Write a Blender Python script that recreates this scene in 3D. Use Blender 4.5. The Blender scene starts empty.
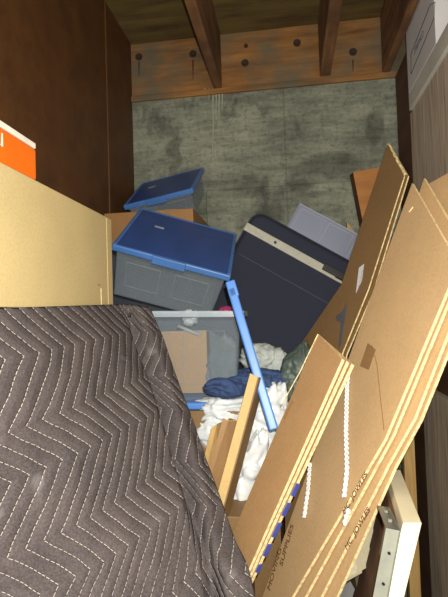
import bpy, bmesh, math, random
from mathutils import Vector, Matrix, noise
random.seed(7)
SC = bpy.context.scene
COL = SC.collection
# ------------------------------------------------------------------ camera
FPX, CZ = 480.0, 1.4
YAW, PIT, ROL = [math.radians(a) for a in (7.8, 1.9, 1.8)]
fw = Vector((-math.sin(YAW)*math.cos(PIT), math.cos(YAW)*math.cos(PIT), math.sin(PIT)))
r0 = Vector((math.cos(YAW), math.sin(YAW), 0)); u0 = r0.cross(fw)
rt = r0*math.cos(ROL) - u0*math.sin(ROL)
up = u0*math.cos(ROL) + r0*math.sin(ROL)
CAM = Vector((0, 0, CZ))
cd = bpy.data.cameras.new('camera'); cam = bpy.data.objects.new('camera', cd); COL.objects.link(cam)
cd.sensor_fit = 'VERTICAL'; cd.sensor_height = 24; cd.lens = 24*FPX/597; cd.clip_start = .02
M = Matrix((rt, up, -fw)).transposed().to_4x4(); M.translation = CAM
cam.matrix_world = M; SC.camera = cam

def ray(px, py): return fw + rt*((px-224)/FPX) - up*((py-298.5)/FPX)
def at(px, py, Y):
    d = ray(px, py); return CAM + d*(Y/d.y)
class Plane:
    def __init__(s, a, b, c):
        s.o = a; s.n = (b-a).cross(c-a).normalized()
        if s.n.dot(CAM-a) < 0: s.n = -s.n          # towards the viewer
    def on(s, px, py, off=0.0):
        d = ray(px, py); o = s.o + s.n*off
        return CAM + d*((o-CAM).dot(s.n)/d.dot(s.n))

# ------------------------------------------------------------------ materials
def hexc(r, g, b):
    f = lambda c: (c/255/12.92) if c/255 <= .04045 else ((c/255+.055)/1.055)**2.4
    return (f(r), f(g), f(b), 1)
class NT:
    def __init__(s, name):
        s.m = bpy.data.materials.new(name); s.m.use_nodes = True
        s.t = s.m.node_tree; s.b = s.t.nodes['Principled BSDF']
    def n(s, ty, **kw):
        x = s.t.nodes.new(ty)
        for k, v in kw.items(): setattr(x, k, v)
        return x
    def l(s, a, b): s.t.links.new(a, b)
    def math(s, op, a, b=None, clamp=False):
        x = s.n('ShaderNodeMath', operation=op); x.use_clamp = clamp
        for i, v in enumerate((a, b)):
            if v is None: continue
            if isinstance(v, (int, float)): x.inputs[i].default_value = v
            else: s.l(v, x.inputs[i])
        return x.outputs[0]
    def coords(s, scale=(1, 1, 1), kind='Object', rot=(0, 0, 0)):
        c = s.n('ShaderNodeTexCoord'); mp = s.n('ShaderNodeMapping')
        mp.inputs['Scale'].default_value = scale; mp.inputs['Rotation'].default_value = rot
        s.l(c.outputs[kind], mp.inputs[0]); return mp.outputs[0]
    def noise(s, vec, scale, detail=4, rough=.6):
        x = s.n('ShaderNodeTexNoise'); s.l(vec, x.inputs['Vector'])
        x.inputs['Scale'].default_value = scale; x.inputs['Detail'].default_value = detail
        x.inputs['Roughness'].default_value = rough; return x.outputs['Fac']
    def ramp(s, fac, stops):
        x = s.n('ShaderNodeValToRGB'); e = x.color_ramp.elements
        while len(e) < len(stops): e.new(.5)
        for i, (p, c) in enumerate(stops): e[i].position = p; e[i].color = c
        s.l(fac, x.inputs[0]); return x.outputs[0]
    def mix(s, f, a, b, mode='MIX'):
        x = s.n('ShaderNodeMix', data_type='RGBA', blend_type=mode)
        for i, v in ((0, f), (6, a), (7, b)):
            if isinstance(v, (int, float, tuple)): x.inputs[i].default_value = v
            else: s.l(v, x.inputs[i])
        return x.outputs[2]
    def bump(s, h, strength=.3, dist=.01):
        x = s.n('ShaderNodeBump'); x.inputs['Strength'].default_value = strength
        x.inputs['Distance'].default_value = dist
        s.l(h, x.inputs['Height']); s.l(x.outputs[0], s.b.inputs['Normal'])
def plain(name, c, rough=.6, metal=0, c2=None, sc=30, bump=0, spec=.5, stretch=(1, 1, 1)):
    t = NT(name)
    v = t.coords(stretch); f = t.noise(v, sc)
    c2 = c2 or tuple(x*.8 for x in c[:3])+(1,)
    t.l(t.ramp(f, [(.3, c2), (.7, c)]), t.b.inputs['Base Color'])
    t.b.inputs['Roughness'].default_value = rough; t.b.inputs['Metallic'].default_value = metal
    t.b.inputs['Specular IOR Level'].default_value = spec
    if bump: t.bump(f, bump, .004)
    return t.m
def kraft(name, c, spec=.3, rough=.55):
    t = NT(name)
    v = t.coords(); f1 = t.noise(v, 7, 5); f2 = t.noise(v, 160, 2)
    a = t.ramp(f1, [(.3, tuple(x*.86 for x in c[:3])+(1,)), (.7, c)])
    a = t.mix(.25, a, t.ramp(f2, [(.35, tuple(x*.7 for x in c[:3])+(1,)), (.65, tuple(min(1, x*1.15) for x in c[:3])+(1,))]))
    t.l(a, t.b.inputs['Base Color']); t.b.inputs['Roughness'].default_value = rough
    t.b.inputs['Specular IOR Level'].default_value = spec
    t.bump(t.noise(v, 60, 3), .08, .003)
    return t.m
def clear(name, tint, opacity, rough=.25):
    t = NT(name)
    tr = t.n('ShaderNodeBsdfTransparent'); tr.inputs[0].default_value = (.93, .95, .96, 1)
    t.b.inputs['Base Color'].default_value = tint; t.b.inputs['Roughness'].default_value = rough
    mx = t.n('ShaderNodeMixShader'); lw = t.n('ShaderNodeLayerWeight'); lw.inputs[0].default_value = .35
    f = t.math('ADD', t.math('MULTIPLY', lw.outputs['Facing'], .35), opacity, True)
    t.l(f, mx.inputs[0]); t.l(tr.outputs[0], mx.inputs[1]); t.l(t.b.outputs[0], mx.inputs[2])
    t.l(mx.outputs[0], t.t.nodes['Material Output'].inputs[0])
    return t.m

K_TAN = kraft('kraft_tan', hexc(200, 167, 124))
K_PALE = kraft('kraft_pale', hexc(196, 176, 128))
K_DARK = kraft('kraft_brown', hexc(134, 105, 70))
K_SHINY = kraft('kraft_glossy', hexc(168, 132, 92), spec=.6, rough=.38)
def edge_mat(name, c, freq):
    t = NT(name); v = t.coords(); f = t.noise(v, freq, 1)
    t.l(t.ramp(f, [(.35, tuple(x*.62 for x in c[:3])+(1,)), (.55, c)]), t.b.inputs['Base Color'])
    t.b.inputs['Roughness'].default_value = .8; return t.m
K_EDGE = edge_mat('corrugated_edge', hexc(240, 218, 164), 120)  # paler than the faces: flash on the cut edges put into the colour
BLUE = plain('blue_plastic', hexc(50, 80, 146), .38, sc=12, c2=hexc(42, 70, 132))
BLUE_M = plain('blue_plastic_rim', hexc(74, 118, 184), .35, sc=12, c2=hexc(66, 108, 172))  # lighter than the lid: gloss highlight along the rim painted into the blue
BLUE_L = plain('blue_plastic_light', hexc(84, 138, 214), .4, sc=12, c2=hexc(76, 128, 206))
CLEAR = clear('clear_plastic', hexc(168, 178, 190), .14, .16)
CLEAR_RIM = clear('clear_plastic_thick', hexc(190, 200, 212), .5)
CLEAR_G = clear('smoky_clear_plastic', hexc(150, 156, 182), .8, .35)
CLEAR_GR = clear('smoky_clear_rib', hexc(186, 192, 212), .9, .35)
BAGCLEAR = clear('thin_plastic_film', hexc(165, 175, 182), .22, .15)
NAVY = plain('navy_nylon', hexc(46, 50, 66), .75, sc=300, bump=.25, spec=.25)
BLACK = plain('black_plastic', hexc(14, 14, 16), .55)
PIPE = plain('black_piping', hexc(58, 60, 70), .5)
CREAM = plain('cream_vinyl', hexc(180, 178, 164), .5, sc=40)
WHITE = plain('white_cardboard', hexc(222, 222, 224), .6, c2=hexc(212, 212, 216), sc=8)
WHITEP = plain('white_plastic_film', hexc(226, 230, 232), .35, c2=hexc(200, 206, 212), sc=25)
GREYC = plain('grey_cloth', hexc(150, 154, 162), .9, c2=hexc(110, 114, 124), sc=30, bump=.4)
DENIM = plain('blue_denim', hexc(62, 84, 128), .9, c2=hexc(40, 58, 96), sc=60, bump=.4)
ORANGE = plain('orange_print', hexc(224, 108, 16), .5, c2=hexc(214, 98, 12), sc=8)
INK = plain('brown_ink', hexc(104, 68, 42), .7)
INKB = plain('black_ink', hexc(30, 30, 32), .7)
INKG = plain('grey_ink', hexc(120, 118, 122), .7)
BTAPE = plain('blue_tape', hexc(70, 80, 160), .45)
TAPE = plain('brown_packing_tape', hexc(158, 122, 80), .25, spec=.8)
WSTR = plain('white_twine', hexc(240, 240, 240), .6)
SILVER = plain('galvanised_steel', hexc(154, 156, 142), .45, metal=.2, c2=hexc(128, 130, 122), sc=20)
CRM_PAINT = plain('cream_paint', hexc(232, 224, 196), .5, sc=10, c2=hexc(220, 210, 178))
PINE = plain('pine', hexc(204, 170, 108), .6, c2=hexc(178, 140, 84), sc=14, stretch=(6, 6, .5))
RUST = plain('rusty_bolt', hexc(62, 48, 38), .8, sc=60)
PINK = plain('pink_plastic', hexc(170, 60, 110), .4)

def concrete():
    t = NT('board_formed_concrete'); v = t.coords()
    f1 = t.noise(v, 3.2, 8, .65); f2 = t.noise(t.coords((1, 1, 5)), 6, 6, .7); f3 = t.noise(v, 45, 4, .7)
    a = t.ramp(f1, [(.3, hexc(84, 88, 78)), (.5, hexc(138, 142, 126)), (.7, hexc(176, 178, 158))])
    b = t.ramp(f2, [(.35, hexc(78, 84, 76)), (.62, hexc(160, 162, 144))])
    c = t.mix(.5, a, b)
    c = t.mix(t.math('MULTIPLY', t.ramp(f3, [(.5, (0, 0, 0, 1)), (.66, (1, 1, 1, 1))]), .5), c, hexc(66, 70, 66))
    # dark damp stains with a shape of their own
    f4 = t.noise(t.coords((1, 1, .55)), 5.3, 5, .6)
    geo = t.n('ShaderNodeTexCoord').outputs['Object']
    wv = t.n('ShaderNodeVectorMath', operation='ADD'); t.l(geo, wv.inputs[0])
    nz = t.n('ShaderNodeTexNoise'); nz.inputs['Scale'].default_value = 14; nz.inputs['Detail'].default_value = 5; t.l(geo, nz.inputs['Vector'])
    sb = t.n('ShaderNodeVectorMath', operation='SUBTRACT'); t.l(nz.outputs['Color'], sb.inputs[0]); sb.inputs[1].default_value = (.5, .5, .5)
    sc_ = t.n('ShaderNodeVectorMath', operation='SCALE'); t.l(sb.outputs[0], sc_.inputs[0]); sc_.inputs['Scale'].default_value = .16
    t.l(sc_.outputs[0], wv.inputs[1])
    sx = t.n('ShaderNodeSeparateXYZ'); t.l(wv.outputs[0], sx.inputs[0])
    acc = None
    for (qx, qy, rx, rz) in ((175, 152, .035, .16), (230, 113, .05, .04), (237, 100, .03, .03), (253, 186, .09, .06), (268, 108, .04, .04), (330, 165, .16, .07), (300, 185, .08, .05), (170, 200, .1, .1), (376, 130, .05, .12)):
        p = at(qx, qy, 2.4)
        ex = t.math('DIVIDE', t.math('SUBTRACT', sx.outputs[0], p.x), rx); ez = t.math('DIVIDE', t.math('SUBTRACT', sx.outputs[2], p.z), rz)
        dd = t.math('ADD', t.math('MULTIPLY', ex, ex), t.math('MULTIPLY', ez, ez))
        mk = t.math('SUBTRACT', 1.25, dd, True)
        acc = mk if acc is None else t.math('MAXIMUM', acc, mk)
    c = t.mix(t.math('MULTIPLY', acc, .48), c, hexc(56, 60, 50))
    pj = at(285, 140, 2.4).x
    sg = t.n('ShaderNodeSeparateXYZ'); t.l(geo, sg.inputs[0])
    jl = t.math('LESS_THAN', t.math('ABSOLUTE', t.math('SUBTRACT', sg.outputs[0], pj)), .004)
    c = t.mix(t.math('MULTIPLY', jl, .28), c, hexc(60, 64, 56))
    c = t.mix(t.math('MULTIPLY', t.ramp(f4, [(.56, (0, 0, 0, 1)), (.68, (1, 1, 1, 1))]), .6), c, hexc(46, 50, 46))
    t.l(c, t.b.inputs['Base Color']); t.b.inputs['Roughness'].default_value = .9
    t.bump(t.math('ADD', f2, t.math('MULTIPLY', f3, .5)), .6, .01)
    return t.m
CONC = concrete()
def wood(name, light, dark, stretch, sc=5, stain=None, rough=.75):
    t = NT(name); v = t.coords(stretch)
    f = t.noise(v, sc, 7, .65); g = t.noise(t.coords(), 4, 4)
    c = t.ramp(f, [(.32, dark), (.66, light)])
    if stain: c = t.mix(t.math('MULTIPLY', t.ramp(g, [(.45, (0, 0, 0, 1)), (.68, (1, 1, 1, 1))]), .75), c, stain)
    t.l(c, t.b.inputs['Base Color']); t.b.inputs['Roughness'].default_value = rough
    t.bump(f, .3, .004); return t.m
RIM = wood('rim_beam_timber', hexc(172, 122, 66), hexc(112, 72, 36), (.6, 5, 5), stain=hexc(96, 98, 84))
JOIST = wood('joist_timber', hexc(148, 104, 64), hexc(92, 62, 38), (5, .5, 5), stain=hexc(80, 52, 34))
CEIL = wood('ceiling_boards', hexc(122, 102, 56), hexc(74, 58, 34), (.5, 4, 4), stain=hexc(112, 96, 48))
BROWN = wood('brown_hardboard', hexc(98, 62, 28), hexc(78, 48, 22), (1, 1, 1), sc=9, rough=.6)
DARKW = wood('dark_brown_board', hexc(96, 62, 36), hexc(70, 42, 24), (1, 1, 3), sc=5)
WPLY = wood('weathered_plywood', hexc(216, 202, 184), hexc(150, 132, 112), (9, 9, .55), sc=7, stain=hexc(188, 172, 152))
PLYF = wood('orange_plywood', hexc(196, 136, 76), hexc(168, 110, 58), (1, 1, 4), sc=4)

def blanket_mat():
    t = NT('quilted_moving_blanket')
    uv = t.n('ShaderNodeTexCoord').outputs['UV']; s = t.n('ShaderNodeSeparateXYZ'); t.l(uv, s.inputs[0])
    u, v = s.outputs[0], s.outputs[1]
    wob = t.noise(uv, 3.0, 3)
    P, A, S = .25, .10, .037
    f = t.math('FRACT', t.math('DIVIDE', v, P))
    tri = t.math('MINIMUM', t.math('DIVIDE', f, .42), t.math('DIVIDE', t.math('SUBTRACT', 1, f), .58))
    w = t.math('DIVIDE', t.math('ADD', t.math('ADD', u, t.math('MULTIPLY', tri, -A)), t.math('MULTIPLY', wob, .05)), S)
    d = t.math('ABSOLUTE', t.math('SUBTRACT', t.math('FRACT', w), .5))      # 0 on a seam
    line = t.math('LESS_THAN', d, .023)
    dash = t.math('LESS_THAN', t.math('FRACT', t.math('MULTIPLY', v, 105)), .72)
    m = t.math('MULTIPLY', line, dash)
    fab = t.ramp(t.noise(t.coords(), 12, 5), [(.3, hexc(70, 64, 66)), (.7, hexc(92, 84, 84))])
    fuzz = t.noise(t.coords(), 260, 2)
    fab = t.mix(.3, fab, t.ramp(fuzz, [(.4, hexc(52, 48, 50)), (.6, hexc(104, 97, 97))]))
    lint = t.noise(t.coords(), 9, 2)
    fab = t.mix(t.math('MULTIPLY', t.ramp(lint, [(.66, (0, 0, 0, 1)), (.74, (1, 1, 1, 1))]), .35), fab, hexc(150, 148, 150))
    t.l(t.mix(m, fab, hexc(214, 206, 196)), t.b.inputs['Base Color'])
    t.b.inputs['Roughness'].default_value = .95; t.b.inputs['Specular IOR Level'].default_value = .15
    h = t.math('POWER', t.math('MULTIPLY', d, 2), .45)
    t.bump(t.math('ADD', h, t.math('MULTIPLY', fuzz, .12)), .75, .007)
    return t.m
BLANK = blanket_mat()

# ------------------------------------------------------------------ builders
class MB:
    def __init__(s): s.v = []; s.f = []; s.mi = []; s.uv = None
    def box(s, a, b, Mx=None, mi=0):
        i = len(s.v); a, b = Vector(a), Vector(b)
        P = [Vector((x, y, z)) for z in (a.z, b.z) for y in (a.y, b.y) for x in (a.x, b.x)]
        if Mx is not None: P = [Mx @ p for p in P]
        s.v += P
        for q in ((0, 2, 3, 1), (4, 5, 7, 6), (0, 1, 5, 4), (2, 6, 7, 3), (0, 4, 6, 2), (1, 3, 7, 5)):
            s.f.append([i+k for k in q]); s.mi.append(mi)
        return s
    def prism(s, pts, off, mi=0, ms=0):
        i = len(s.v); n = len(pts); off = Vector(off)
        s.v += [Vector(p) for p in pts] + [Vector(p)+off for p in pts]
        s.f.append([i+k for k in range(n)]); s.mi.append(mi)
        s.f.append([i+n+k for k in reversed(range(n))]); s.mi.append(mi)
        for k in range(n):
            j = (k+1) % n; s.f.append([i+k, i+n+k, i+n+j, i+j]); s.mi.append(ms)
        return s
    def tube(s, pts, r, seg=8, mi=0, closed=False):
        pts = [Vector(p) for p in pts]; n = len(pts); i = len(s.v)
        ref = Vector((.31, .2, .93))
        for k in range(n):
            a = pts[k-1] if (k > 0 or closed) else pts[k]; b = pts[(k+1) % n] if (k < n-1 or closed) else pts[k]
            d = (b-a).normalized(); x = d.cross(ref)
            if x.length < .05: x = d.cross(Vector((1, 0, 0)))
            x.normalize(); y = d.cross(x)
            rr = r[k] if isinstance(r, (list, tuple)) else r
            s.v += [pts[k] + (x*math.cos(2*math.pi*j/seg) + y*math.sin(2*math.pi*j/seg))*rr for j in range(seg)]
        for k in range(n if closed else n-1):
            kk = (k+1) % n
            for j in range(seg):
                jj = (j+1) % seg
                s.f.append([i+k*seg+j, i+k*seg+jj, i+kk*seg+jj, i+kk*seg+j]); s.mi.append(mi)
        if not closed:
            s.f.append([i+j for j in reversed(range(seg))]); s.mi.append(mi)
            s.f.append([i+(n-1)*seg+j for j in range(seg)]); s.mi.append(mi)
        return s
    def build(s, name, mats, parent=None, smooth=False, bevel=0, seg=2, subsurf=0):
        if not isinstance(mats, (list, tuple)): mats = [mats]
        o0 = root_loc(parent) if parent else Vector((0, 0, 0))
        me = bpy.data.meshes.new(name)
        me.from_pydata([tuple(Vector(p)-o0) for p in s.v], [], s.f)
        for m in mats: me.materials.append(m)
        for p, k in zip(me.polygons, s.mi): p.material_index = k; p.use_smooth = smooth
        bm = bmesh.new(); bm.from_mesh(me); bmesh.ops.recalc_face_normals(bm, faces=bm.faces); bm.to_mesh(me); bm.free()
        o = bpy.data.objects.new(name, me); COL.objects.link(o)
        if parent: o.parent = parent
        if bevel:
            b = o.modifiers.new('bevel', 'BEVEL'); b.width = bevel; b.segments = seg; b.limit_method = 'ANGLE'; b.angle_limit = .6
            for p in me.polygons: p.use_smooth = True
            w = o.modifiers.new('wn', 'WEIGHTED_NORMAL'); w.keep_sharp = True
        if subsurf:
            b = o.modifiers.new('sub', 'SUBSURF'); b.levels = b.render_levels = subsurf
        return o
def root_loc(o):
    while o.parent: o = o.parent
    return o.location.copy()
def tag(o, label=None, cat=None, group=None, kind=None):
    for k, v in (('label', label), ('category', cat), ('group', group), ('kind', kind)):
        if v: o[k] = v
    return o
def thing(name, loc, label, cat, group=None):
    o = bpy.data.objects.new(name, None); COL.objects.link(o); o.location = Vector(loc); o.empty_display_size = .05
    return tag(o, label, cat, group)
def struct(name, mb, mat, parent=None, **k):
    o = mb.build(name, mat, parent, **k)
    if not parent: o['kind'] = 'structure'
    return o
def frame(o, x, yh):
    """right-handed frame: X along x, Z normal to x and yh, origin o"""
    x = Vector(x).normalized(); z = x.cross(Vector(yh)).normalized(); y = z.cross(x)
    m = Matrix((x, y, z)).transposed().to_4x4(); m.translation = Vector(o); return m
def text(name, body, Mx, size, mat, parent, spacing=1.0, shear=0, xs=1, depth=.0004):
    cu = bpy.data.curves.new('t', 'FONT'); cu.body = body; cu.size = size; cu.space_character = spacing
    cu.shear = shear; cu.extrude = depth; cu.align_x = 'CENTER'; cu.align_y = 'CENTER'
    to = bpy.data.objects.new('t', cu); COL.objects.link(to)
    bpy.context.view_layer.update()
    me = bpy.data.meshes.new_from_object(to.evaluated_get(bpy.context.evaluated_depsgraph_get()))
    bpy.data.objects.remove(to)
    me.transform(Matrix.Translation(-root_loc(parent)) @ Mx @ Matrix.Diagonal((xs, 1, 1, 1)))
    me.materials.clear(); me.materials.append(mat)
    o = bpy.data.objects.new(name, me); COL.objects.link(o); o.parent = parent; return o
def lerp(a, b, t): return a + (b-a)*t
def smooth(t): return t*t*(3-2*t)

# ------------------------------------------------------------------ the setting
RW = .538      # plane of the right hand side
struct('floor', MB().box((-.84, -.8, -.06), (1.0, 2.5, 0)), plain('floor_slab', hexc(110, 108, 100), .9, sc=6, bump=.3))
wb = struct('wall_back', MB().box((-.84, 2.4, 0), (1.0, 2.5, 2.56)).box((-.4, 2.375, 0), (1.0, 2.4, at(300, 184, 2.375).z)), CONC, bevel=.006)
mb = MB()
random.seed(3)
for (px, py0, py1) in ((213, 88, 172), (216, 88, 120), (219, 88, 135), (222, 89, 112), (209, 88, 100), (205, 88, 96)):
    pts = [at(px + random.uniform(-.4, .4), lerp(py0, py1, k/8), 2.398) for k in range(9)]
    mb.tube(pts, [.0045*(1-k/10) for k in range(9)], 6)
mb.build('mineral_drip', plain('lime_deposit', hexc(190, 192, 172), .9), wb, True)
# ceiling, rim beam, joists
ZT, ZB = 2.838, 2.555
struct('ceiling', MB().box((-.84, -.8, ZT), (1.0, 2.5, ZT+.03)), CEIL)
rb = struct('trim_1', MB().box((-.84, 2.40, ZB), (1.0, 2.44, ZT)), RIM, bevel=.004)
MB().box((-.84, 2.385, ZB-.03), (1.0, 2.44, ZB)).build('sill_plate', RIM, rb, bevel=.004)
for (px, py) in ((139, 57), (193, 54), (245, 63), (297, 43), (353, 52), (246, 46)):
    c = at(px, py, 2.40); m = MB()
    R = .013 if py != 46 else .007
    for r, y in ((R*1.5, .003), (R, .012)):
        m.prism([c + Vector((r*math.cos(a*math.pi/6), 0, r*math.sin(a*math.pi/6))) for a in range(12)], (0, -y, 0))
    m.build('bolt', RUST, rb)
# water stains running from the bolts are thin rust runs
for (px, py, L) in ((193, 60, 20), (353, 60, 12), (139, 62, 14)):
    m = MB(); m.tube([at(px, py + L*k/5, 2.3995) for k in range(6)], [.003, .003, .003, .002, .002, .001], 6)
    m.build('rust_run', RUST, rb, True)
for i, (px, w, py) in enumerate(((218, .042, 84), (325, .052, 73), (386, .036, 74))):
    x = at(px, py, 2.39).x
    struct('trim_%d' % (i+2), MB().box((x-w/2, -.8, ZB-.006+.012*(i == 1)), (x+w/2, 2.384, ZT-.001)), JOIST, bevel=.004)
# left wall: two hardboard sheets with a cover strip
wl = struct('wall_left', MB().box((-.84, -.8, 0), (-.782, 2.4, ZT)), BROWN)
MB().box((-.782, 2.035, 0), (-.777, 2.043, ZT)).build('seam_strip', plain('seam_edge', hexc(104, 68, 36), .5), wl)
# right wall behind everything and the brown end board near the concrete
struct('wall_right', MB().box((.96, -.8, 0), (1.0, 2.5, ZT)), BROWN)
struct('trim_5', MB().box((RW+.004, 2.14, 0), (.96, 2.375, ZB-.035)), DARKW)

# ------------------------------------------------------------------ right: plywood crates, white box
zt = at(412, 112, 2.1).z
t = thing('plywood_crate', (.74, 1.3, 1.3), 'weathered grey plywood crate side under the white box, streaked with vertical grain', 'crate')
MB().box((RW, .45, 1.24), (RW+.015, 2.12, zt)).build('side_panel', WPLY, t, bevel=.002)
MB().box((RW+.015, .45, 1.24), (.95, .465, zt)).build('front_panel', WPLY, t, bevel=.002)
MB().box((RW+.015, 2.105, 1.24), (.95, 2.12, zt)).build('back_panel', WPLY, t, bevel=.002)
MB().box((RW+.015, .465, zt-.015), (.95, 2.105, zt)).build('lid', WPLY, t)
MB().box((RW+.015, .465, 1.24), (.95, 2.105, 1.255)).build('bottom_panel', WPLY, t)
zl = at(425, 398, 1.86).z
t = thing('plywood_crate', (.74, 1.3, 0), 'lower grey weathered plywood crate below the dark gap, beside the pine stud', 'crate')
MB().box((RW, .45, 0), (RW+.015, 2.12, zl)).build('side_panel', WPLY, t, bevel=.002)
MB().box((RW+.015, .45, 0), (.95, .465, zl)).build('front_panel', WPLY, t)
MB().box((RW+.015, 2.105, 0), (.95, 2.12, zl)).build('back_panel', WPLY, t)
MB().box((RW+.015, .465, zl-.015), (.95, 2.105, zl)).build('lid', WPLY, t)
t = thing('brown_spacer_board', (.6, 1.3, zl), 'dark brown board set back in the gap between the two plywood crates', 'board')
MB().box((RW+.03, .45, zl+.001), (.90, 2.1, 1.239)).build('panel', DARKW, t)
for (px, py) in ((437, 390), (447, 396)):
    c = at(px, py, 1.8); c.x = RW+.03
    MB().tube([c + Vector((0, 0, -.006)), c, c+Vector((-.006, 0, .006))], .004, 6).build('staple', SILVER, t)

# white box on the crate
y0, y1 = 1.70, 2.085
t = thing('foam_board', (.7, 1.5, zt), 'pale board lying on the plywood crate under the white storage box', 'board')
MB().box((RW-.012, .95, zt), (.90, 2.085, zt+.07)).build('panel', plain('pale_board', hexc(214, 212, 204), .7, sc=6), t, bevel=.003)
zb = zt + .071
t = thing('storage_box', (.73, 1.9, zb), 'white cardboard storage box sitting on top of the plywood crate by the ceiling', 'box')
b_ = MB().box((RW-.012, y0, zb), (.90, y1, zb+.36)).build('body', WHITE, t, bevel=.003)
MB().box((RW-.018, y0-.006, zb+.345), (.906, y1+.006, zb+.42)).build('lid', WHITE, t, bevel=.004)
pl = Plane(Vector((RW-.012, 1.7, 2)), Vector((RW-.012, 2, 2)), Vector((RW-.012, 1.9, 2.3)))
out = [pl.on(x, y, .0015) for x, y in ((411, 74), (434, 18), (435, 2), (430, 5), (411, 54))]
MB().tube(out, .0011, 5, closed=True).build('printed_outline', INKB, t)
a, b = pl.on(414, 53, .001), pl.on(424, 32, .001)
text('printed_lettering', 'CONTENTS', frame((a+b)/2, (a-b)*-1*-1 if False else (a-b), Vector((0, 0, 1))), .032, INKG, t, xs=.8)

# pine stud and cream framed board, steel bracket
c = at(409, 470, 2.0)
tag(MB().box((c.x-.021, c.y-.02, 0), (c.x+.021, c.y+.02, at(410, 395, 2.0).z)).build('pine_stud', PINE, bevel=.002),
    'upright yellow pine stud standing against the lower plywood crate', 'wood stud')

def slab(pts, thick, away):
    return MB().prism(pts, away*thick, 0, 1)
# cream framed board: bright end towards us, top edge running back
a, b = at(403, 523, .92), at(422, 523, .92); c2 = at(387, 470, 1.28)
t = thing('framed_panel', (a.x, a.y, .46), 'cream painted framed panel on edge with bright front end at lower right', 'panel')
x = (b-a); back = Vector((c2.x-a.x, c2.y-a.y, c2.z-a.z)); dn = at(385, 597, .90) - a; dn = dn*(a.z-.47)/(-dn.z)
MB().prism([a, b, b+dn, a+dn], back).build('frame', CRM_PAINT, t, bevel=.002)
aw = -x.normalized()
q = [a + aw*.001 + back*.04 + dn*.03, a + aw*.001 + back*.98 + dn*.03, a + aw*.001+back*.98+dn*.99, a+aw*.001+back*.04+dn*.99]
MB().prism(q, aw*.006).build('brown_backing', DARKW, t)
# steel channel
a, b = at(386, 528, .87), at(401, 531, .87); c2 = at(377, 505, 1.04)
t = thing('steel_bracket', (a.x, a.y, .46), 'galvanised steel channel with screw holes beside the cream framed panel', 'bracket')
dn = at(373, 597, .86)-a; dn = dn*(a.z-.47)/(-dn.z); x = b-a; back = c2-a
MB().prism([a, b, b+dn, a+dn], back.normalized()*.003).build('front_flange', SILVER, t)
MB().prism([a, b, b+back, a+back], Vector((0, 0, -.003))).build('top_plate', plain('steel_top', hexc(130, 136, 144), .4, metal=.7), t, bevel=.001)
MB().prism([b, b+back, b+back+dn, b+dn], x.normalized()*-.003).build('side_web', SILVER, t)
for k in (.07, .16, .26):
    c = a + x*.5 + dn*k - back.normalized()*.0002
    m = MB(); m.prism([c + x.normalized()*.0028*math.cos(q*math.pi/5) + Vector((0, 0, .0028*math.sin(q*math.pi/5))) for q in range(10)], Vector((0, -.001, 0)))
    m.build('screw_hole', BLACK, t)
for k in (.3, .7):
    c = a + x*.5 + back*k
    MB().tube([c, c+Vector((0, 0, .004))], .004, 8).build('screw', SILVER, t)

# ------------------------------------------------------------------ left: carton, orange box
fx = -.509; zc = at(0, 300, .84).z
y1 = 1.33
pf = Plane(Vector((fx, 1, 1)), Vector((fx, 1.3, 1)), Vector((fx, 1, 1.5)))
tl, tr_ = pf.on(0, 167), pf.on(110, 215)
ztop = (tl.z+tr_.z)/2
ZBL = 1.425
t = thing('cardboard_carton', (-.64, .95, ZBL), 'pale brown cardboard carton resting on the quilted blanket, left side', 'box')
MB().box((-.775, .62, ZBL), (fx, 1.335, ztop)).build('body', K_PALE, t, bevel=.003)
MB().box((fx-.0, 1.30, ZBL+.002), (fx+.0015, 1.334, ztop-.004)).build('corner_flap', K_PALE, t)
c = pf.on(99, 285); MB().box((fx, c.y-.008, c.z-.001), (fx+.001, c.y+.008, c.z+.001)).build('printed_mark', INK, t)
c = pf.on(101, 292); MB().box((fx, c.y-.001, ZBL+.003), (fx+.0012, c.y+.002, c.z+.01)).build('tape_edge', K_EDGE, t)
# orange box
po = pf
e0 = pf.on(39, 181); zo = ztop + .002; yo = e0.y
topz = pf.on(33, 140).z
t = thing('orange_box', (-.6, .8, zo), 'orange printed box with a white top stripe on the pale carton', 'box')
MB().box((-.72, .60, zo), (fx-.004, yo, topz-.012)).build('body', ORANGE, t, bevel=.006, seg=3)
MB().box((-.72, .60, topz-.0119), (fx-.004, yo-.002, topz)).build('white_stripe', plain('white_card', hexc(236, 228, 214), .5), t, bevel=.002)
c = pf.on(0, 138); text('printed_lettering', 'al', frame(Vector((fx-.0035, c.y+.003, c.z+.000)), Vector((0, 1, 0)), Vector((0, 0, 1))), .036, plain('white_ink', hexc(240, 232, 215)), t, xs=1.2)

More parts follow.
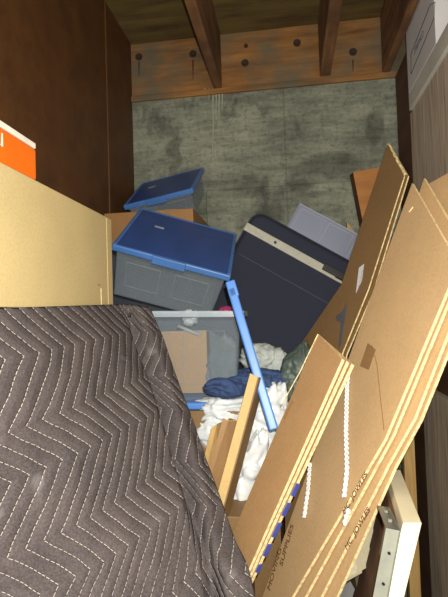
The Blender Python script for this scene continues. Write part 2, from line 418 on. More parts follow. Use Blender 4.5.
# ------------------------------------------------------------------ blanket
def interp(keys, v):
    for (v0, a), (v1, b) in zip(keys, keys[1:]):
        if v <= v1: return lerp(a, b, (v-v0)/(v1-v0))
    return keys[-1][1]
fold = [(at(118, 303, 1.34)), at(136, 345, 1.30), at(157, 406, 1.21), at(176, 470, 1.12), at(191, 534, 1.02), at(203, 597, .95)]
silh = [(at(150, 306, 1.40)), at(166, 345, 1.38), at(187, 406, 1.30), at(211, 470, 1.19), at(233, 534, 1.06), at(255, 597, .98)]
near = [Vector((-.515, .50, 1.42)), Vector((-.54, .56, 1.28)), Vector((-.56, .62, 1.12)), Vector((-.56, .66, .98)), Vector((-.56, .68, .86)), Vector((-.56, .68, .76))]
for L in (fold, silh, near): L.append(Vector((L[-1].x+.02, L[-1].y-.02, .47)))
NV = 110
def cr(L, t):
    """Catmull-Rom through the list, t in 0..1"""
    n = len(L)-1; k = min(int(t*n), n-1); f = t*n-k
    p0, p1, p2, p3 = L[max(k-1, 0)], L[k], L[k+1], L[min(k+2, n)]
    return .5*((2*p1)+(p2-p0)*f+(2*p0-5*p1+4*p2-p3)*f*f+(-p0+3*p1-3*p2+p3)*f**3)
rows = []
for j in range(NV+1):
    v = j/NV
    F_, S_, N_ = cr(fold, v), cr(silh, v), cr(near, v)
    row = []
    n1 = (F_-N_); out = Vector((n1.y, -n1.x, 0)).normalized()
    for i in range(61):                           # main face
        s = i/60; p = lerp(N_, F_, s)
        p = p + out*(.035*math.sin(math.pi*s)*smooth(min(1, v*2.2)))
        p += out*.010*noise.noise(Vector((s*5, v*4, 3)))*min(1, v*6)
        p += out*.004*noise.noise(Vector((s*16, v*13, 8)))*min(1, v*6)
        row.append(p)
    n2 = (S_-F_); out2 = Vector((n2.y, -n2.x, 0)).normalized()
    for i in range(1, 31):                        # side drape with a groove next to the fold
        s = i/30; p = lerp(F_, S_, s)
        g = math.exp(-((s-.22)/.15)**2)
        p = p - out2*(.068*g*smooth(min(1, v*4+.06))*(1-.45*v)) + out2*.018*math.sin(math.pi*s)
        p += out2*.010*noise.noise(Vector((s*3+7, v*7, 1)))
        row.append(p)
    B_ = Vector((-.772, 1.415, S_.z))
    for i in range(1, 21):
        s = i/20; p = lerp(S_, B_, s); p.y += .02*math.sin(math.pi*min(1, s*3))*(1 if s < .33 else 0)
        row.append(p)
    rows.append(row)
ztopb = ZBL - .006
W = len(rows[0]); mb = MB(); uvs = []
# top cap rows folded in towards the inside
cap = []
for k, (sh, dz) in enumerate(((.8, 0), (.25, 0), (.09, -.0), (.04, -.002), (.015, -.006))):
    rr = []
    for i, p in enumerate(rows[0]):
        tgt = Vector((-.76, min(max(p.y, .5), 1.36), 0))
        q = lerp(Vector((p.x, p.y, 0)), tgt, sh); q.z = ztopb + dz
        if q.y > 1.33 and q.x > -.55: q.z += .008*math.sin((q.x+.55)*40)**2
        rr.append(q)
    cap.append(rr)
for p in rows[0]: p.z = ztopb-.014
allr = cap + rows
for r_ in allr: mb.v += r_
NR = len(allr)
for j in range(NR-1):
    for i in range(W-1):
        mb.f.append([j*W+i, j*W+i+1, (j+1)*W+i+1, (j+1)*W+i]); mb.mi.append(0)
# arc lengths for the stitching
ulen = [0]
mid = rows[NV//3]
for i in range(1, W): ulen.append(ulen[-1]+(mid[i]-mid[i-1]).length)
vlen = [0]
for j in range(1, NR): vlen.append(vlen[-1]+max(.001, (allr[j][60]-allr[j-1][60]).length))
bl = mb.build('moving_blanket', BLANK, None, True)
me = bl.data; ul = me.uv_layers.new(name='UVMap')
for lp in me.loops:
    j, i = divmod(lp.vertex_index, W); ul.data[lp.index].uv = (ulen[i], vlen[j])
so = bl.modifiers.new('solid', 'SOLIDIFY'); so.thickness = .005; so.offset = -1
tag(bl, 'dark grey quilted moving blanket with white zigzag stitching draped at lower left', 'blanket')

# ------------------------------------------------------------------ totes
def tote(name, Mx, w, d, h, label, lid=True, lip=.02, body_mat=CLEAR, taper=.94, group=None, rim_y=0):
    """Mx: lid plane frame, origin at the front left top corner, X along front, Y back, Z up"""
    t = thing(name, Mx @ Vector((w/2, d/2, -h)), label, 'storage tote', group)
    def ring(inset, z): return [Mx @ Vector((x, y, z)) for x, y in ((inset, inset), (w-inset, inset), (w-inset, d-inset), (inset, d-inset))]
    m = MB(); i0, i1 = .016, .016 + w*(1-taper)/2
    A_, B_ = ring(i0, -.02), ring(i1, -h); th = .0025
    A2, B2 = ring(i0+th, -.02), ring(i1+th, -h+th)
    m.v += A_+B_+A2+B2
    for k in range(4):
        j = (k+1) % 4
        m.f += [[k, j, 4+j, 4+k], [8+k, 12+k, 12+j, 8+j], [k, 8+k, 8+j, j]]; m.mi += [0]*3
    m.f += [[4, 5, 6, 7], [15, 14, 13, 12]]; m.mi += [0]*2
    bd = m.build('body', body_mat, t, bevel=.004)
    # thick rim of the body
    m = MB(); z0, z1 = -.032, -.012
    e = .006 if not lid else .013
    if lid: z0, z1 = -.021, -.012
    for (x0, y0_, x1, y1_) in ((e, e, w-e, .018), (e, d-.018, w-e, d-e), (e, .018, .018, d-.018), (w-.018, .018, w-e, d-.018)):
        m.box((x0, y0_, z0), (x1, y1_, z1), Mx)
    m.build('rim', CLEAR_RIM, t, bevel=.002)
    # moulded panel lines on the front
    for (xa, xb) in ((.1, .42), (.56, .88)):
        def fp(u, v):
            a = lerp(A_[0], A_[1], u); b = lerp(B_[0], B_[1], u); return lerp(a, b, v) + (Mx.to_3x3() @ Vector((0, -1, 0)))*.0015
        MB().tube([fp(xa, .18), fp(xb, .18), fp(xb, .72), fp(xa, .72)], .0006, 5, closed=True).build('moulded_panel', CLEAR_RIM, bd)
    if lid: make_lid(t, Mx, w, d)
    return t
def make_lid(t, Mx, w, d, latch=True, mt=BLUE, me_=None):
    me_ = me_ or BLUE_M
    m = MB(); m.box((.012, .012, -.004), (w-.012, d-.012, .006), Mx)
    tp = m.build('lid_panel', mt, t, bevel=.004)
    m = MB()
    for (x0, y0_, x1, y1_) in ((0, 0, w, .014), (0, d-.014, w, d), (0, .014, .014, d-.014), (w-.014, .014, w, d-.014)):
        m.box((x0, y0_, -.016), (x1, y1_, .0072), Mx)
    m.build('lid_rim', me_, t, bevel=.005, seg=3)
    if latch:
        MB().box((w*.34, -.006, -.022), (w*.62, .004, .0078), Mx).build('latch', me_, t, bevel=.003)
        c = Mx @ Vector((w*.27, d*.62, .0064))
        MB().box((w*.27-.018, d*.62-.008, .006), (w*.27+.018, d*.62+.008, .0066), Mx).build('label_mark', plain('silver_label', hexc(170, 180, 196), .5), t)

Mt = frame((-.5715, 1.4998, 1.6354), (.9388, .1924, -.2857), (-.0325, .8752, .4827)); w1, d1 = .404, .419
tote('storage_tote', Mt, w1, d1, .19, 'clear plastic tote with blue lid, tilted, leaning on the dark suitcase')
# lower tote, open
z2 = at(180, 306, 1.46).z
x0 = at(118, 306, 1.47).x-.03; x1 = at(246, 315, 1.47).x
M2 = frame(Vector((x0, 1.45, z2+.004)), Vector((1, .05, -.03)), Vector((-.02, 1, .0)))
t2 = tote('storage_tote', M2, x1-x0, .36, .325, 'open clear plastic tote below, holding a small cardboard box', lid=False, taper=.93)
# contents
def inb(px0, px1, py0, py1, Y, dep):
    a = at(px0, py1, Y); b = at(px1, py0, Y); return a, Vector((b.x, a.y+dep, b.z))
a, b = inb(150, 206, 331, 394, 1.54, .16)
t = thing('small_carton', ((a.x+b.x)/2, a.y+.08, a.z), 'small tan cardboard box seen through the wall of the open tote', 'box')
Mi = Matrix.Translation(a) @ Matrix.Rotation(.05, 4, 'Z')
s = b-a
MB().box((0, 0, 0), s, Mi).build('body', kraft('kraft_orange', hexc(206, 158, 98)), t, bevel=.002)
MB().box((0, -.001, s.z*.985), (s.x, s.y*.5, s.z+.002), Mi).build('flap', K_TAN, t)
# lid of the lower tote stood on edge
a = at(231, 287, 1.36); b = at(274, 430, 1.28)
hx = b-a
dirb = ray(252, 360).normalized()
Ml = frame(a, hx, dirb)     # X down the edge, Y going back, Z thickness
t = thing('tote_lid', b, 'light blue plastic tote lid stood on its edge between junk and suitcase', 'lid')
L = hx.length
MB().box((.01, .01, -.004), (L-.01, .22, .004), Ml).build('lid_panel', BLUE, t, bevel=.002)
m = MB(); m.box((0, 0, -.0125), (L, .014, .0125), Ml).box((0, .216, -.009), (L, .23, .009), Ml).box((0, .014, -.0095), (.014, .216, .0095), Ml).box((L-.014, .014, -.0095), (L, .216, .0095), Ml)
m.build('lid_rim', BLUE_L, t, bevel=.005, seg=3)
MB().box((-.02, .0, -.012), (.03, .02, .016), Ml).build('latch', BLUE_L, t, bevel=.004)
# corner of another blue lid under the open tote
c = at(198, 406, 1.44)
t = thing('tote_lid', c, 'blue plastic tote lid lying under the open tote, only its corner showing', 'lid')
MB().box((c.x-.30, 1.44, c.z-.012), (c.x+.028, 1.80, c.z+.010)).build('lid_panel', BLUE_L, t, bevel=.006, seg=3)

# tote at the back left
M3 = frame((-.7042, 2.0003, 1.8805), (.9836, -.1086, .1439), (.0143, .8428, .5381)); w3, d3 = .322, .317
tote('storage_tote', M3, w3, d3, .11, 'blue lidded clear tote at the back left, below the left wall sheet')
# brown carton under it
a, b = at(108, 240, 1.93), at(193, 208, 1.93)
t = thing('brown_carton', ((a.x+b.x)/2, 2.1, 1.70), 'brown cardboard carton under the back tote, behind the tilted blue lid', 'box')
MB().box((-.765, 1.93, 1.70), (b.x, 2.33, b.z)).build('body', kraft('kraft_reddish', hexc(158, 116, 72)), t, bevel=.003)
MB().box((b.x-.12, 1.928, b.z-.05), (b.x-.07, 1.93, b.z)).build('packing_tape', TAPE, t)

t = thing('grey_bin', (-.5, 2.1, 1.1), 'dark grey plastic bin carrying the brown back carton, behind the front blue lidded tote', 'bin')
MB().box((-.76, 1.94, 1.102), (-.40, 2.33, 1.68)).build('body', plain('dark_grey_plastic', hexc(62, 68, 78), .5), t, bevel=.01)
MB().box((-.768, 1.932, 1.66), (-.392, 2.338, 1.698)).build('rim', plain('dark_grey_rim', hexc(70, 76, 88), .5), t, bevel=.006)

# ------------------------------------------------------------------ suitcase
def rbox(Mx, w, h, d, r, seg=6):
    """box with rounded silhouette in XY, soft edges"""
    pts = []
    for cx, cy, a0 in ((w-r, h-r, 0), (r, h-r, 90), (r, r, 180), (w-r, r, 270)):
        for k in range(seg+1):
            a = math.radians(a0+90*k/seg); pts.append(Vector((cx+r*math.cos(a), cy+r*math.sin(a), 0)))
    return pts
th = math.radians(31.5)
TLs = at(256, 209, 2.0)
xs_ = Vector((math.cos(th), .05, -math.sin(th))); ys_ = Vector((math.sin(th), .10, math.cos(th)))  # ys: up along the face
Ms = frame(TLs, xs_, ys_)           # Z = towards camera
WS, HS, DS = .66, .52, .20
Ms = Ms @ Matrix.Translation((0, -HS, 0))
t = thing('suitcase', Ms @ Vector((WS/2, 0, -DS/2)), 'dark navy soft suitcase with a cream band, tipped on its side by the concrete', 'suitcase')
pts = rbox(Ms, WS, HS, DS, .05)
def shell(inset, z0, z1):
    P = []
    cx, cy = WS/2, HS/2
    return [Ms @ Vector((cx+(p.x-cx)*(1-inset/cx), cy+(p.y-cy)*(1-inset/cy), z0)) for p in pts], z1-z0
P_, dz = shell(0, -DS, 0)
zn = (Ms.to_3x3() @ Vector((0, 0, 1)))
MB().prism(P_, zn*dz).build('body', NAVY, t, bevel=.022, seg=5)
# piping and seam
for yy, zz in ((.0, -.022), (.0, -DS+.022)):
    MB().tube([Ms @ Vector((p.x, p.y, zz)) for p in pts], .0045, 6, closed=True).build('piping', PIPE, t, True)
yb = HS - .125                     # band centre line
def band(y0_, y1_, x0_, x1_, z, mat, nm):
    return MB().box((x0_, y0_, -.002), (x1_, y1_, z), Ms).build(nm, mat, t, bevel=.002)
band(HS-.103, HS-.068, -.001, .425, .005, CREAM, 'cream_band')
band(HS-.103, HS-.092, .42, WS-.03, .005, CREAM, 'cream_trim')
band(HS-.090, HS-.062, .36, .50, .016, BLACK, 'handle')
MB().box((-.004, HS-.103, -.10), (.002, HS-.068, .004), Ms).build('band_side', CREAM, t, bevel=.002)
c = Ms @ Vector((.14, HS-.086, .005)); MB().tube([c, c+zn*.004], .006, 10).build('rivet', BLACK, t)
MB().tube([Ms @ Vector((.02+.03*k, HS-.20, .0005)) for k in range(20)], .0013, 5).build('seam', plain('seam_thread', hexc(84, 88, 104), .6), t, True)

# smoky organiser box behind the suitcase
Mo = frame(at(300, 204, 2.27), Vector((math.cos(th-.0), .02, -math.sin(th))), Vector((math.sin(th), .04, math.cos(th))))
Mo = Mo @ Matrix.Translation((0, -.24, 0))
t = thing('organizer_case', Mo @ Vector((.2, 0, 0)), 'smoky clear plastic organiser case standing behind the suitcase', 'case')
MB().box((0, 0, -.04), (.46, .24, 0), Mo).build('body', CLEAR_G, t, bevel=.005, seg=2)
for (xa, xb) in ((.02, .145), (.165, .29), (.31, .435)):
    MB().tube([Mo @ Vector(p) for p in ((xa, .10, .001), (xb, .10, .001), (xb, .225, .001), (xa, .225, .001))], .0028, 5, closed=True).build('compartment_rib', CLEAR_GR, t)
MB().tube([Mo @ Vector(p) for p in ((0, 0, .001), (.46, 0, .001), (.46, .24, .001), (0, .24, .001))], .004, 5, closed=True).build('rim', CLEAR_GR, t)

# plywood offcut at back right (orange) with a darker side
P1, P2, P3, P4 = at(353, 172, 2.30), at(386, 166, 2.27), at(386, 300, 2.22), at(367, 244, 2.26)
t = thing('plywood_offcut', (P1.x, 2.3, 1.1), 'orange brown wood offcut standing in the back right corner', 'board')
MB().prism([P1, P2, Vector((P2.x, 2.22, 1.1)), Vector((P4.x+.02, 2.22, 1.1)), P4], Vector((-.01, .05, 0)), 0, 1).build('panel', [PLYF, DARKW], t, bevel=.001)
P1, P2, P3 = at(347, 222, 2.32), at(358, 236, 2.3), at(358, 250, 2.3)
t = thing('scrap_board', (P1.x, 2.3, 1.1), 'narrow yellow wood scrap beside the offcut against the concrete', 'board')
MB().prism([P1, P2, Vector((P2.x, 2.28, 1.1)), Vector((P1.x-.01, 2.3, 1.1))], Vector((0, .03, 0))).build('panel', PINE, t)

# ------------------------------------------------------------------ flattened cartons at the right
def extend(P, Q, z):
    d = (Q-P); return P + d*((z-P.z)/d.z)
def sheet(nm, plane, px, parent, mat, thick=.006, off=0, ext=None, sharp=True):
    pts = [plane.on(x, y, off) for x, y in px]
    if ext:
        (i, j), (k, l) = ext[:2]; z = ext[2]
        pts[j] = extend(pts[i], pts[j], z); pts[l] = extend(pts[k], pts[l], z)
    o = MB().prism(pts, plane.n*-thick, 0, 1).build(nm, [mat, K_EDGE], parent, bevel=.0008, seg=1)
    return pts
ZF = .47
# carton B: the large one
PB = Plane(at(412, 183, 1.40), at(456, 260, 1.10), at(262, 597, 1.30))
tB = thing('flattened_carton', (0, 1.3, ZF), 'largest flattened cardboard carton with a white twine hanging over its face', 'cardboard')
# main face: far edge, top edge, near edge with a bend at the flap crease
sheet('face_panel', PB, ((412, 183), (457, 262), (386, 436), (292, 597), (262, 597)), tB, K_TAN, .006, 0) if False else None
ptsB = sheet('face_panel', PB, ((412, 183), (458, 264), (384, 440), (290, 600), (262, 597)), tB, K_TAN, .008, 0, ext=((2, 3), (0, 4), ZF))
sheet('rear_panel', PB, ((412, 186), (462, 268), (392, 436), (303, 600), (266, 597)), tB, K_TAN, .008, -.012, ext=((2, 3), (0, 4), ZF))
# packing tape patch and crease
PBo = lambda x, y, o=.0012: PB.on(x, y, o)
MB().prism([PBo(368, 343), PBo(376, 350), PBo(369, 370), PBo(360, 366)], PB.n*.0008).build('packing_tape', TAPE, tB)
MB().tube([PBo(372, 345, .0004), PBo(377, 365, .0004), PBo(384, 430, .0004)], .0012, 5).build('crease', K_DARK, tB)
MB().tube([PBo(413, 207, .0004), PBo(409, 212, .0004)], .002, 5).build('scuff', K_EDGE, tB)
# writing on the face near the taped edge, running up the sheet
a, b = PBo(300, 521), PBo(285, 570)
text('printed_lettering', 'SUPPLIES', frame((PBo(296, 511)+PBo(277, 580))/2, PBo(296, 511)-PBo(277, 580), PB.n.cross(PBo(296, 511)-PBo(277, 580))), .027, INK, tB, xs=1)
text('printed_lettering', 'MOVING', frame((PBo(281, 546)+PBo(268, 592))/2, PBo(281, 546)-PBo(268, 592), PB.n.cross(PBo(281, 546)-PBo(268, 592))), .027, INK, tB, xs=1)
def edge_text(p, q, plane, body, size, parent, off=.0012):
    a, b = plane.on(*p, off), plane.on(*q, off)
    text('printed_lettering', body, frame((a+b)/2, b-a, plane.n.cross(b-a)), size, INK, parent)
# carton behind: two fanned sheets below the main one
tD = thing('flattened_carton', (0.1, 1.3, ZF), 'flattened carton just behind the largest one, its near flap fanned out below', 'cardboard')
PD = Plane(PB.on(412, 183, -.02), PB.on(456, 260, -.02), PB.on(262, 597, -.02))
sheet('face_panel', PD, ((424, 178), (474, 266), (414, 418), (388, 464), (319, 600), (280, 597)), tD, K_TAN, .008, -.004, ext=((3, 4), (0, 5), ZF))
sheet('rear_panel', PD, ((425, 180), (480, 272), (420, 420), (395, 466), (335, 600), (290, 597)), tD, K_TAN, .008, -.016, ext=((3, 4), (0, 5), ZF))
edge_text((343, 514), (367, 472), PB, 'MC  JOWLES', .020, tB, .0012)
edge_text((344, 552), (371, 505), PD, 'MC  JOWLES', .020, tD, -.003)
# carton further behind with its face showing at the upper right
tE = thing('flattened_carton', (0.3, 1.4, ZF), 'flattened carton at the right edge whose face shows above the largest one', 'cardboard')
PE = Plane(PB.on(412, 183, -.055), PB.on(456, 260, -.055), PB.on(262, 597, -.055))
sheet('face_panel', PE, ((428, 184), (485, 152), (468, 296), (412, 424), (387, 468), (326, 600), (296, 597)), tE, K_TAN, .006, 0, ext=((4, 5), (0, 6), ZF))

# carton A: far, narrow, bent
PA = Plane(at(388, 143, 1.75), at(406, 174, 1.59), at(322, 330, 1.67))
PA2 = Plane(PA.on(369, 289), PA.on(330, 289), PA.on(342, 353, -.03))
tA = thing('flattened_carton', (.1, 1.55, ZF), 'tall narrow flattened carton with a white shipping label, beside the suitcase', 'cardboard')
sheet('face_panel', PA, ((388, 143), (404, 176), (368, 289), (342, 353), (325, 600), (285, 600), (285, 400), (300, 345), (341, 285)), tA, K_DARK, .006, 0)
sheet('rear_panel', PA, ((391, 147), (408, 176), (373, 291), (346, 355), (330, 600), (290, 600), (290, 400), (310, 345), (350, 285)), tA, K_DARK, .006, -.010)
MB().tube([PA.on(388, 144, -.003)+(PA.on(405, 174, -.003)-PA.on(388, 144, -.003))*k/12 + Vector((random.uniform(-.002, .002), 0, random.uniform(-.002, .002))) for k in range(13)], .0045, 6).build('torn_edge', K_EDGE, tA)
o = MB().prism([PA.on(x, y, .001) for x, y in ((356, 293), (359, 268), (364, 264), (362, 280))], PA.n*.0008).build('shipping_label', WHITE, tA)
for k in range(4):
    MB().tube([PA.on(358.6+k*.9, 287-k*4.4, .0022), PA.on(361.6+k*.4, 282-k*4, .0022)], .0009, 4).build('label_print', INKG, o)
MB().prism([PA.on(x, y, .001) for x, y in ((336, 316), (342, 312), (347, 303), (345, 318), (341, 345), (338.5, 349), (341, 322), (337, 321))], PA.n*.0008).build('blue_tape', plain('dull_blue_tape', hexc(96, 96, 104), .3), tA)

# carton bundle C: front, with blue edge tape
PC = Plane(at(318, 333, 1.22), at(345, 362, 1.10), at(237, 525, 1.14))
tC = thing('flattened_carton', (0, 1.1, ZF), 'front bundle flattened carton, topmost sheet with a glossy brown face', 'cardboard')
sheet('face_panel', PC, ((318, 333), (343, 360), (250, 560), (246, 572), (228, 545), (240, 518)), tC, K_SHINY, .005, 0, ext=((1, 2), (0, 5), ZF)) if False else None
def stack_sheet(parent, nm, off, shift, mat, tx=0):
    TL_, TR_ = PC.on(318+tx*.5, 334+tx*.5, off), PC.on(342+shift, 359+shift*.5, off)
    fr = PC.on(250+shift*.8, 566, off); fl = PC.on(236+tx, 525, off)
    pts = [TL_, TR_, extend(TR_, fr, .70), extend(TL_, fl, .70)]
    MB().prism(pts, PC.n*-.0055, 0, 1).build(nm, [mat, K_EDGE], parent, bevel=.0007, seg=1)
stack_sheet(tC, 'face_panel', 0, 0, K_SHINY)
stack_sheet(tC, 'rear_panel', -.006, 1.2, K_SHINY)
MB().tube([PC.on(318, 334, .001), PC.on(300, 372, .001), PC.on(282, 404, .001)], .0013, 5).build('crease', K_EDGE, tC)
MB().prism([PC.on(x, y, .0006) for x, y in ((283, 418), (292, 400), (294, 402), (285, 420))], PC.n*.0005).build('glossy_tape', TAPE, tC)
tC2 = thing('flattened_carton', (0, 1.12, ZF), 'second flattened carton of the front bundle, behind the glossy brown sheet', 'cardboard')
stack_sheet(tC2, 'face_panel', -.016, 4.5, K_SHINY)
stack_sheet(tC2, 'rear_panel', -.022, 6, K_SHINY)
tC3 = thing('flattened_carton', (0, 1.14, ZF), 'rearmost flattened carton of the front bundle, its edge wrapped in blue tape patches', 'cardboard')
stack_sheet(tC3, 'face_panel', -.032, 9.5, K_SHINY)
stack_sheet(tC3, 'rear_panel', -.038, 11, K_SHINY)
def ept(py): # point on the rear edge of the bundle
    TR_, fr = PC.on(351.5, 364.5, -.036), PC.on(256.6, 566, -.036)
    d = fr-TR_; best = None
    for k in range(400):
        p = TR_ + d*(k/330); r = p-CAM
        y = 298.5 - FPX*r.dot(up)/r.dot(fw)
        if y >= py: return p
    return p
dd = (ept(560)-ept(480)).normalized(); nn = PC.n; ss = dd.cross(nn).normalized()
for (ya, yb_) in ((482, 494), (501, 514), (521, 535), (542, 554), (562, 570)):
    a, b = ept(ya), ept(yb_)
    Mz = frame(a, dd, nn); L = (b-a).length
    MB().box((0, -.008, -.0082), (L, .0035, .0082), Mz).build('blue_tape', BTAPE, tC3, bevel=.001)

# white twine: chains of long loops
def twine(label, pxs, plane, off, nm='white_twine'):
    pts = [plane.on(x, y, off) for x, y in pxs]
    L = [0]
    for a, b in zip(pts, pts[1:]): L.append(L[-1]+(b-a).length)
    def P(s):
        for k in range(len(pts)-1):
            if s <= L[k+1] or k == len(pts)-2: return lerp(pts[k], pts[k+1], (s-L[k])/(L[k+1]-L[k]))
    d = (pts[-1]-pts[0]).normalized(); x = d.cross(plane.n).normalized(); z = plane.n
    m = MB(); n = int(L[-1]/.0012)
    for ph in (0, 2*math.pi/3, 4*math.pi/3):
        m.tube([P(L[-1]*k/n) + x*(.0052*math.sin(k*.0012/.036*2*math.pi+ph)) + z*(.0022*math.sin(2*(k*.0012/.036*2*math.pi+ph))) for k in range(0, n+1, 2)], .0021, 6)
    return tag(m.build(nm, WSTR, None, True), label, 'twine')
twine('longer white braided twine hanging down the largest cardboard face', [(349, 368), (347, 385), (346, 430), (347, 470), (344, 497)], PB, .007)
twine('short end of white twine below the longer one, over the lower flap', [(349, 509), (346, 517), (344, 526)], PB, .003)
twine('shorter white braided twine hanging next to the blue taped carton edges', [(310, 463), (308, 490), (304, 518)], PB, .007)

# corrugated flaps and dark frames at the bottom right
t = thing('torn_carton_flap', at(362, 590, 1.0), 'pale torn corrugated cardboard under the fanned cartons, beside the steel channel', 'cardboard')
for k in range(5):
    Y = 1.18-.012*k
    q = [at(376-4*k, 486+7*k, Y+.05), at(378-4*k, 553+5*k, Y), at(362-5*k, 568+4*k, Y), at(345-5*k, 576+5*k, Y+.01), at(340-5*k, 545+6*k, Y+.05)]
    MB().prism(q, Vector((0, .004, 0)), 0, 1).build('layer', [kraft('grey_kraft', hexc(176, 166, 140)) if k == 0 else bpy.data.materials['grey_kraft'], K_EDGE], t)
a = at(379, 556, 1.16); b = at(366, 640, 1.12)
t = thing('black_frame', (a.x, a.y, ZF), 'black frame standing on edge between torn cardboard and steel channel', 'frame')
dn = extend(a, b, ZF)-a
MB().prism([a, a+Vector((.012, .003, 0)), a+Vector((.012, .003, 0))+dn, a+dn], Vector((-.02, .35, .02))).build('frame_side', BLACK, t, bevel=.003)
a = at(364, 570, 1.19)
MB().prism([a, a+Vector((.004, 0, 0)), a+Vector((.0, 0, 0))+dn*.8, a+dn*.8], Vector((-.02, .3, 0))).build('white_mat', WHITE, t)
a = at(352, 560, 1.25)
tag(MB().prism([a, a+Vector((.02, 0, .01)), extend(a+Vector((.02, 0, 0)), b, ZF), extend(a, b, ZF)], Vector((-.03, .3, 0))).build('olive_binder', plain('olive_board', hexc(84, 76, 52), .7)),
    'dark olive board standing on edge below the torn cardboard', 'board')

# ------------------------------------------------------------------ junk in the middle
def crumple(name, blobs, mat, label, cat, amp=.35, freq=9, seed=0, sub=5):
    bm = bmesh.new()
    for (c, rad, rot) in blobs:
        r = bmesh.ops.create_icosphere(bm, subdivisions=sub, radius=1)
        Mr = Matrix.Rotation(rot[0], 3, 'X') @ Matrix.Rotation(rot[1], 3, 'Y') @ Matrix.Rotation(rot[2], 3, 'Z')
        for v in r['verts']:
            n = v.co.normalized(); q = Vector((n.x*rad[0], n.y*rad[1], n.z*rad[2]))
            s = q*freq + Vector((seed*3.1, seed*1.7, seed))
            w = Vector((noise.noise(s*.7), noise.noise(s*.7+Vector((9, 0, 0))), noise.noise(s*.7+Vector((0, 9, 0)))))
            s2 = s + w*1.2
            rid = (1-2*abs(noise.noise(s2))) * .5 + (1-2*abs(noise.noise(s2*2.3))) * .3 + (1-2*abs(noise.noise(s2*5))) * .12
            q = q*(1+amp*(rid-.6)) + w*amp*.15*min(rad)
            v.co = Mr @ q + Vector(c)
    me = bpy.data.meshes.new(name); o0 = sum((Vector(b[0]) for b in blobs), Vector())/len(blobs)
    for v in bm.verts: v.co -= o0
    bm.to_mesh(me); bm.free()
    for p in me.polygons: p.use_smooth = True
    me.materials.append(mat)
    o = bpy.data.objects.new(name, me); o.location = o0; COL.objects.link(o)
    return tag(o, label, cat)
crumple('plastic_bag', [(at(238, 410, 1.48), (.15, .07, .055), (0, .05, 0)), (at(265, 425, 1.46), (.075, .06, .13), (0, .35, 0)), (at(247, 478, 1.40), (.045, .05, .14), (0, .35, 0)), (at(217, 428, 1.46), (.075, .05, .07), (0, .1, 0))],
        WHITEP, 'crumpled white plastic bag below the open tote and behind the leaning strip', 'bag', .6, 9, 1)
crumple('denim_garment', [(at(262, 380, 1.50), (.105, .07, .035), (0, .1, 0)), (at(225, 388, 1.44), (.07, .05, .03), (0, 0, 0))], DENIM,
        'bundled blue denim garment between the white bag and the pale cloth', 'garment', .5, 14, 2)
crumple('pale_cloth', [(at(264, 362, 1.58), (.075, .05, .06), (0, .3, 0))], plain('pale_cloth', hexc(186, 192, 188), .9, c2=hexc(150, 156, 156)),
        'pale grey crumpled cloth in front of the suitcase bottom', 'cloth', .6, 14, 3)
crumple('thin_green_bag', [(at(300, 372, 1.52), (.06, .05, .10), (0, .5, 0))], plain('green_film', hexc(92, 106, 98), .5, c2=hexc(62, 72, 68), sc=14),
        'greenish thin plastic bag beside the front cardboard bundle', 'bag', .6, 12, 4)
crumple('grey_garment', [(at(222, 366, 1.58), (.055, .06, .10), (0, .2, 0))], GREYC,
        'grey garment inside the open tote beside the small box', 'garment', .5, 14, 5)
crumple('tissue_scrap', [(at(190, 317, 1.56), (.028, .03, .028), (0, 0, 0))], WHITEP, 'small white crumpled tissue near the top of the open tote', 'tissue', .8, 50, 6, 4)
tag(MB().tube([at(178, 326, 1.53), at(200, 335, 1.53)], .005, 8).build('white_rod', plain('white_rod', hexc(200, 206, 212), .4), None, True), 'short white plastic rod inside the open tote under the tissue', 'rod')
crumple('pink_pouch', [(at(228, 312, 1.60), (.03, .03, .02), (0, .3, 0))], PINK, 'small dark pink pouch in the open tote, beside the lid rim', 'pouch', .4, 20, 7, 4)

# leaning wooden strip
a, b = at(250, 373, 1.29), at(258, 377, 1.29)
dn = at(221, 480, 1.22)-a; dn2 = dn*((a.z-.885)/-dn.z)
t = thing('wooden_strip', a+dn2, 'long tan edged board leaning in front of the white plastic bag', 'board')
MB().prism([a, b, b+dn2*1.0, a+dn2], Vector((.012, .055, -.015)), 0, 0).build('panel', kraft('strip_edge', hexc(196, 164, 104)), t, bevel=.001)
fc = [b + Vector((.0012, .0, 0)), b+Vector((.0132, .055, -.015)), b+Vector((.0132, .055, -.015))+dn2*.98, b+Vector((.0012, 0, 0))+dn2*.98]
MB().prism(fc, Vector((.002, 0, 0))).build('brown_face', K_DARK, t)
# little bent cartons left of it
def bent(label, q, Y, dep, mat):
    pts = [at(x, y, Y) for x, y in q]; bx = Vector((pts[-1].x, Y, ZF))
    t = thing('bent_cardboard', (pts[0].x, Y, pts[-1].z-.01), label, 'cardboard')
    n = len(pts)//2
    for k, (i0, i1, i2, i3) in enumerate(((0, 1, 2, 3),) if len(pts) == 4 else ((0, 1, 4, 5), (1, 2, 3, 4))):
        P = [pts[i0], pts[i1], pts[i2], pts[i3]]
        if k: P = [P[0], P[1]+Vector((0, dep, 0)), P[2]+Vector((0, dep, 0)), P[3]]
        MB().prism(P, Vector((.003, .004, 0)), 0, 1).build('panel', [mat, K_EDGE], t)
bent('small bent piece of brown cardboard between blanket and the tan edged board', [(223, 418), (228, 421), (240, 424), (222, 500), (206, 492), (204, 486)], 1.30, .04, K_SHINY)
bent('narrow yellowish cardboard scrap touching the blanket edge near the bag', [(211, 428), (217, 424), (221, 430), (215, 470), (206, 470), (203, 462)], 1.33, .03, PINE)
bent('dark brown cardboard leaf behind the small bent cardboard piece', [(217, 424), (230, 418), (240, 424), (226, 500), (214, 500), (208, 486)], 1.345, .02, K_DARK)

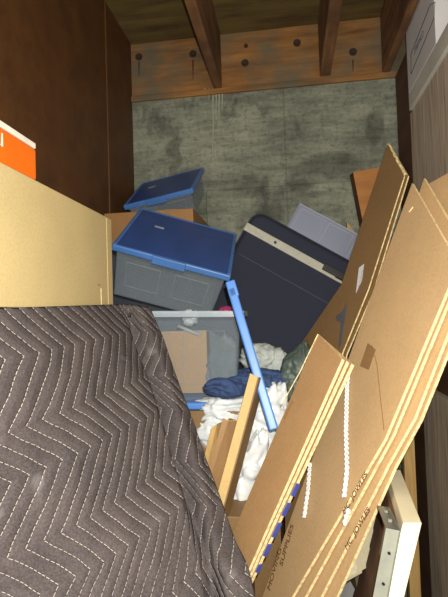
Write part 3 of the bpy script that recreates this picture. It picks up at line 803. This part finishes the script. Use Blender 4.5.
# clear sheet corner inside the open tote (line running to the lid)
a, b, c, d = at(209, 330, 1.50), at(234, 346, 1.45), at(238, 396, 1.47), at(212, 402, 1.50)
tag(MB().prism([a, b, c, d], Vector((.001, .002, 0))).build('plastic_sleeve', BAGCLEAR, None), 'thin clear plastic sleeve at the right end of the open tote', 'sleeve')

# ------------------------------------------------------------------ hidden supports below the pile
def carton(x0, x1, y0, y1, z0, z1, label):
    t = thing('moving_carton', ((x0+x1)/2, (y0+y1)/2, z0), label, 'box')
    MB().box((x0, y0, z0), (x1, y1, z1)).build('body', K_DARK, t, bevel=.003)
    MB().box(((x0+x1)/2-.025, y0-.0005, z1-.08), ((x0+x1)/2+.025, y1, z1+.0005)).build('packing_tape', TAPE, t)
carton(-.77, -.02, .5, 1.42, 0, ZF-.002, 'large moving carton under the quilted blanket')
carton(.0, .42, .5, 1.45, 0, ZF-.002, 'moving carton under the flattened cartons')
carton(-.77, -.05, 1.43, 1.9, 0, at(198, 406, 1.44).z-.013, 'tall moving carton carrying the open tote')
carton(-.32, -.13, 1.24, 1.42, ZF, .88, 'small moving carton under the tan edged board')
carton(-.03, .30, 1.74, 2.36, 0, .95, 'moving carton carrying the suitcase')
carton(-.77, -.05, 1.915, 2.36, 0, 1.1, 'moving carton under the brown back carton')

# ------------------------------------------------------------------ light
def lamp(ty, name, loc, energy, size=.02, color=(1, 1, 1), rot=None):
    l = bpy.data.lights.new(name, ty); l.energy = energy; l.color = color
    if ty == 'AREA': l.size = size
    else: l.shadow_soft_size = size
    o = bpy.data.objects.new(name, l); COL.objects.link(o); o.location = loc
    if rot: o.rotation_euler = rot
    return o
lamp('POINT', 'camera_flash', (.025, -.01, 1.455), 56, .006, (1, .975, .87))
lamp('AREA', 'doorway_light', (.15, -.75, 2.0), 8, .8, (1, .93, .82), (math.radians(65), 0, 0))
w = bpy.data.worlds.new('world'); SC.world = w; w.use_nodes = True
w.node_tree.nodes['Background'].inputs[0].default_value = (.7, .75, .8, 1); w.node_tree.nodes['Background'].inputs[1].default_value = .05
SC.view_settings.view_transform = 'Standard'; SC.view_settings.look = 'None'
SC.view_settings.exposure = .8; SC.view_settings.gamma = 1; SC.view_settings.use_curve_mapping = False
